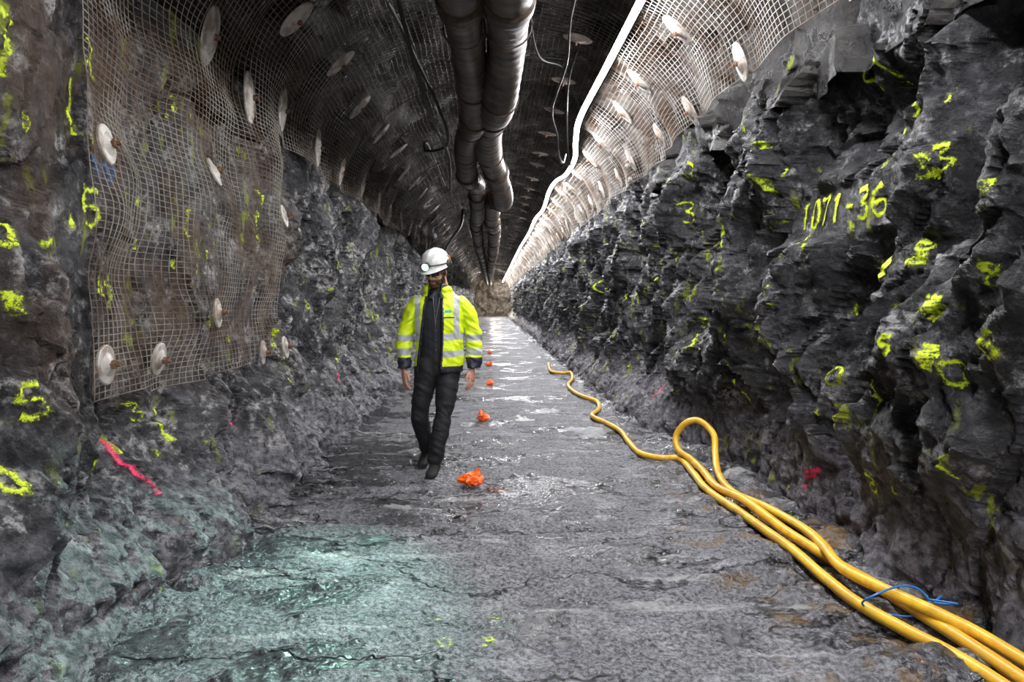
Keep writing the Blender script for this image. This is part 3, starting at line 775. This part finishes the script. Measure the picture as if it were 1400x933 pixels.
beard = (z < -.042) & (y < .015) & ~((np.abs(x) < .024) & (np.abs(z+.0675) < .0085) & (y < -.08)) & (z > -.135+.2*(y+.08))
beard |= (np.abs(x) > .058) & (z < .0) & (y < .0) & (y > -.05)
must = (np.abs(x) < .032) & (z < -.045) & (z > -.060) & (y < -.07); beard |= must
C += N*(beard*(.006+.004*fbm(C*80, 2, 12)))[:, None]; set_co(me, C)
col = np.tile(np.array([[.50, .26, .18]]), (len(C), 1)); col[beard] = (.075, .04, .022)
hair = (z > .03) & (y > -.05) | ((y > .04) & (z > -.05)); col[hair] = (.05, .03, .018)
lips = (np.abs(x) < .024) & (np.abs(z+.0675) < .0085) & (y < -.08); col[lips] = (.42, .15, .12)
brow = (np.abs(np.abs(x)-.033) < .018) & (np.abs(z-.03) < .006) & (y < -.06); col[brow] = (.05, .03, .018)
colorize(me, col); add_me(me, 'head', M_skin, HM)
def child(name, parts, mat, mtx=HM, smooth=True):
    v, f = merge(parts); ob = py_obj(name, v, f, mat, smooth, worker); ob.matrix_local = mtx; return ob
M_eye = simple_mat('eye_white', (.8, .78, .75), .2); M_iris = simple_mat('iris', (.03, .05, .06), .15)
child('eyes', [ell((sx*.032, -.074, .006), (.0145, .0145, .0125), 14) for sx in (-1, 1)], M_eye)
child('irises', [ell((sx*.032, -.0865, .005), (.006, .003, .006), 10) for sx in (-1, 1)], M_iris)
M_glass = simple_mat('smoked_lens', (.02, .022, .025), .08); M_frame = simple_mat('glasses_frame', (.01, .01, .01), .35)
def lens(sx):
    V = []; nu, nv = 9, 7
    for i in range(nu):
        for j in range(nv):
            u = i/(nu-1); v = j/(nv-1)
            V.append(np.array([sx*(.008+.056*u), -.104+.030*u*u, .006+(v-.5)*.036*(1-.25*u)]))
    return V, [tuple(a) for a in grid_quads(nu, nv)]
g = child('safety_glasses', [lens(-1), lens(1)], M_glass)
so = g.modifiers.new('t', 'SOLIDIFY'); so.thickness = .002
child('glasses_frame', [tube_data(catmull([(sx*.0, -.106, .016), (sx*.03, -.101, .026), (sx*.066, -.072, .022), (sx*.082, -.02, .014), (sx*.084, .02, .004)], 6), .0028, 8) for sx in (-1, 1)], M_frame)
M_helmet = simple_mat('helmet_shell', (.82, .82, .80), .28, col2=(.66, .66, .64), vscale=14)
V = []; F = []; nphi = 56
prof = [(1.10, .040), (1.11, .044), (1.02, .052), (1.0, .066), (.985, .09), (.93, .125), (.80, .155), (.60, .175), (.36, .186), (.15, .190), (.01, .191)]
for pi_, (r, h) in enumerate(prof):
    for k in range(nphi):
        a = 2*math.pi*k/nphi; cx = math.cos(a); cy = math.sin(a)
        peak = max(0, -cy)**2.2
        X_ = .112*r*cx; Y_ = .136*r*cy+.008; Zz = h
        if pi_ < 2: Y_ -= .040*peak; Zz -= .010*peak
        if pi_ > 3 and abs(X_) < .02: Zz += .006*(1-abs(X_)/.02)
        V.append(np.array([X_, Y_, Zz]))
for i in range(len(prof)-1):
    for k in range(nphi):
        a = i*nphi+k; b = i*nphi+(k+1) % nphi; F.append((a, b, b+nphi, a+nphi))
hh = child('hard_hat', [(V, F)], M_helmet); so = hh.modifiers.new('t', 'SOLIDIFY'); so.thickness = .004; so.offset = -1
su = hh.modifiers.new('s', 'SUBSURF'); su.levels = 1; su.render_levels = 1
M_muffs = simple_mat('earmuff_shell', (.03, .03, .03), .4); M_band = simple_mat('band_orange', (.55, .16, .03), .5)
child('earmuffs', [ell((sx*.118, .02, .055), (.022, .034, .042), 18) for sx in (-1, 1)], M_muffs)
child('earmuff_arms', [tube_data(catmull([(sx*.126, .025, .06), (sx*.128, .03, .10), (sx*.112, .03, .13)], 6), .007, 8) for sx in (-1, 1)], M_band)
child('headlamp_strap', [tube_data([(.118*math.cos(a), .008+.141*math.sin(a), .075+.012*max(0, -math.sin(a))) for a in np.linspace(0, 2*math.pi, 50)], .004, 6)], M_frame)
child('chin_strap', [tube_data(catmull([(sx*.10, -.01, .05), (sx*.078, -.03, -.04), (sx*.045, -.05, -.11), (0, -.055, -.128)], 8), .0035, 6) for sx in (-1, 1)], M_frame)
def cyl(c0, c1, r, n=24): return tube_data([c0, c1], r, n)
child('headlamp_housing', [cyl((0, -.125, .092), (0, -.160, .088), .027), cyl((0, -.160, .088), (0, -.166, .0875), .033)], simple_mat('lamp_body', (.05, .05, .05), .4))
child('headlamp_lens', [cyl((0, -.1655, .0875), (0, -.1690, .0872), .030), ell((0, -.168, .0872), (.028, .010, .028))], simple_mat('lamp_lens', (.8, 1, .95), .3, emis=(.42, 1., .62), estr=2.2))
child('battery_pack', [ell((0, .158, .085), (.035, .02, .025), 16)], M_muffs)
M_shirt = simple_mat('shirt_collar', (.015, .016, .022), .7)
Tm = Matrix.Identity(4)
child('shirt_collar', [tube_data([(.066*math.sin(a), .008-.066*math.cos(a), 1.505-.012*math.cos(a)) for a in np.linspace(.25, 2*math.pi-.25, 26)], .014, 10),
                       loft([(-.02, -.072, 1.49, .012, .006), (-.052, -.098, 1.44, .022, .005)], 10), loft([(.02, -.072, 1.49, .012, .006), (.036, -.10, 1.44, .018, .005)], 10)], M_shirt, Tm)
child('lanyard', [tube_data(catmull([(-.035, -.078, 1.475), (-.03, -.118, 1.40), (-.02, -.128, 1.28), (-.016, -.125, 1.22)], 8), .003, 6), tube_data(catmull([(.02, -.078, 1.475), (.012, -.118, 1.40), (-.01, -.128, 1.28), (-.016, -.125, 1.22)], 8), .003, 6)], simple_mat('lanyard_grey', (.12, .12, .12), .6), Tm)
child('shirt_buttons', [ell((-.012, -.125, zz), (.005, .003, .005), 8) for zz in (1.02, 1.10, 1.18, 1.26, 1.34)], simple_mat('button', (.10, .10, .11), .3), Tm)

# ------------------------------------------------------------------ lights
lm = HM @ Vector((0, -.20, .087)); src = Vector((WX, WY, 0))+lm
ld = bpy.data.lights.new('headlamp_beam', 'SPOT'); ld.energy = 540; ld.color = (.50, 1., .86); ld.spot_size = math.radians(46); ld.spot_blend = 1.; ld.shadow_soft_size = .02
lo = link(bpy.data.objects.new('headlamp_beam', ld)); lo.location = src
lo.rotation_euler = (Vector((-1.05, 2.95, .0))-src).to_track_quat('-Z', 'Y').to_euler()
lo.parent = worker; lo.matrix_parent_inverse = Matrix.Translation(worker.location).inverted()
wd = bpy.data.lights.new('far_fill_light', 'POINT'); wd.energy = 420; wd.color = (1, .88, .70); wd.shadow_soft_size = .3  # unseen light added to brighten the far floor and end wall
wo = link(bpy.data.objects.new('far_fill_light', wd)); wo.location = (.3, 68, 1.8)
# unseen fill light added behind the camera to brighten the walls
bd = bpy.data.lights.new('rear_fill_light', 'AREA'); bd.energy = 85; bd.color = (.98, .98, 1); bd.size = .6
bo = link(bpy.data.objects.new('rear_fill_light', bd)); bo.location = (.3, -3.2, 2.3); bo.rotation_euler = (Vector((0, 8, .4))-Vector(bo.location)).to_track_quat('-Z', 'Y').to_euler()

w = bpy.data.worlds.new('w'); scene.world = w; w.use_nodes = True
w.node_tree.nodes['Background'].inputs[0].default_value = (.5, .55, .6, 1); w.node_tree.nodes['Background'].inputs[1].default_value = .02

# ------------------------------------------------------------------ camera
cd = bpy.data.cameras.new('camera'); cd.lens = 24; cd.sensor_width = 36; cd.clip_start = .05; cd.clip_end = 200
cam = link(bpy.data.objects.new('camera', cd)); cam.location = (0, 0, 1.4)
cam.rotation_euler = (math.radians(90-3.16), 0, math.radians(-1.72))
scene.camera = cam
scene.view_settings.view_transform = 'Standard'
scene.view_settings.exposure = 0
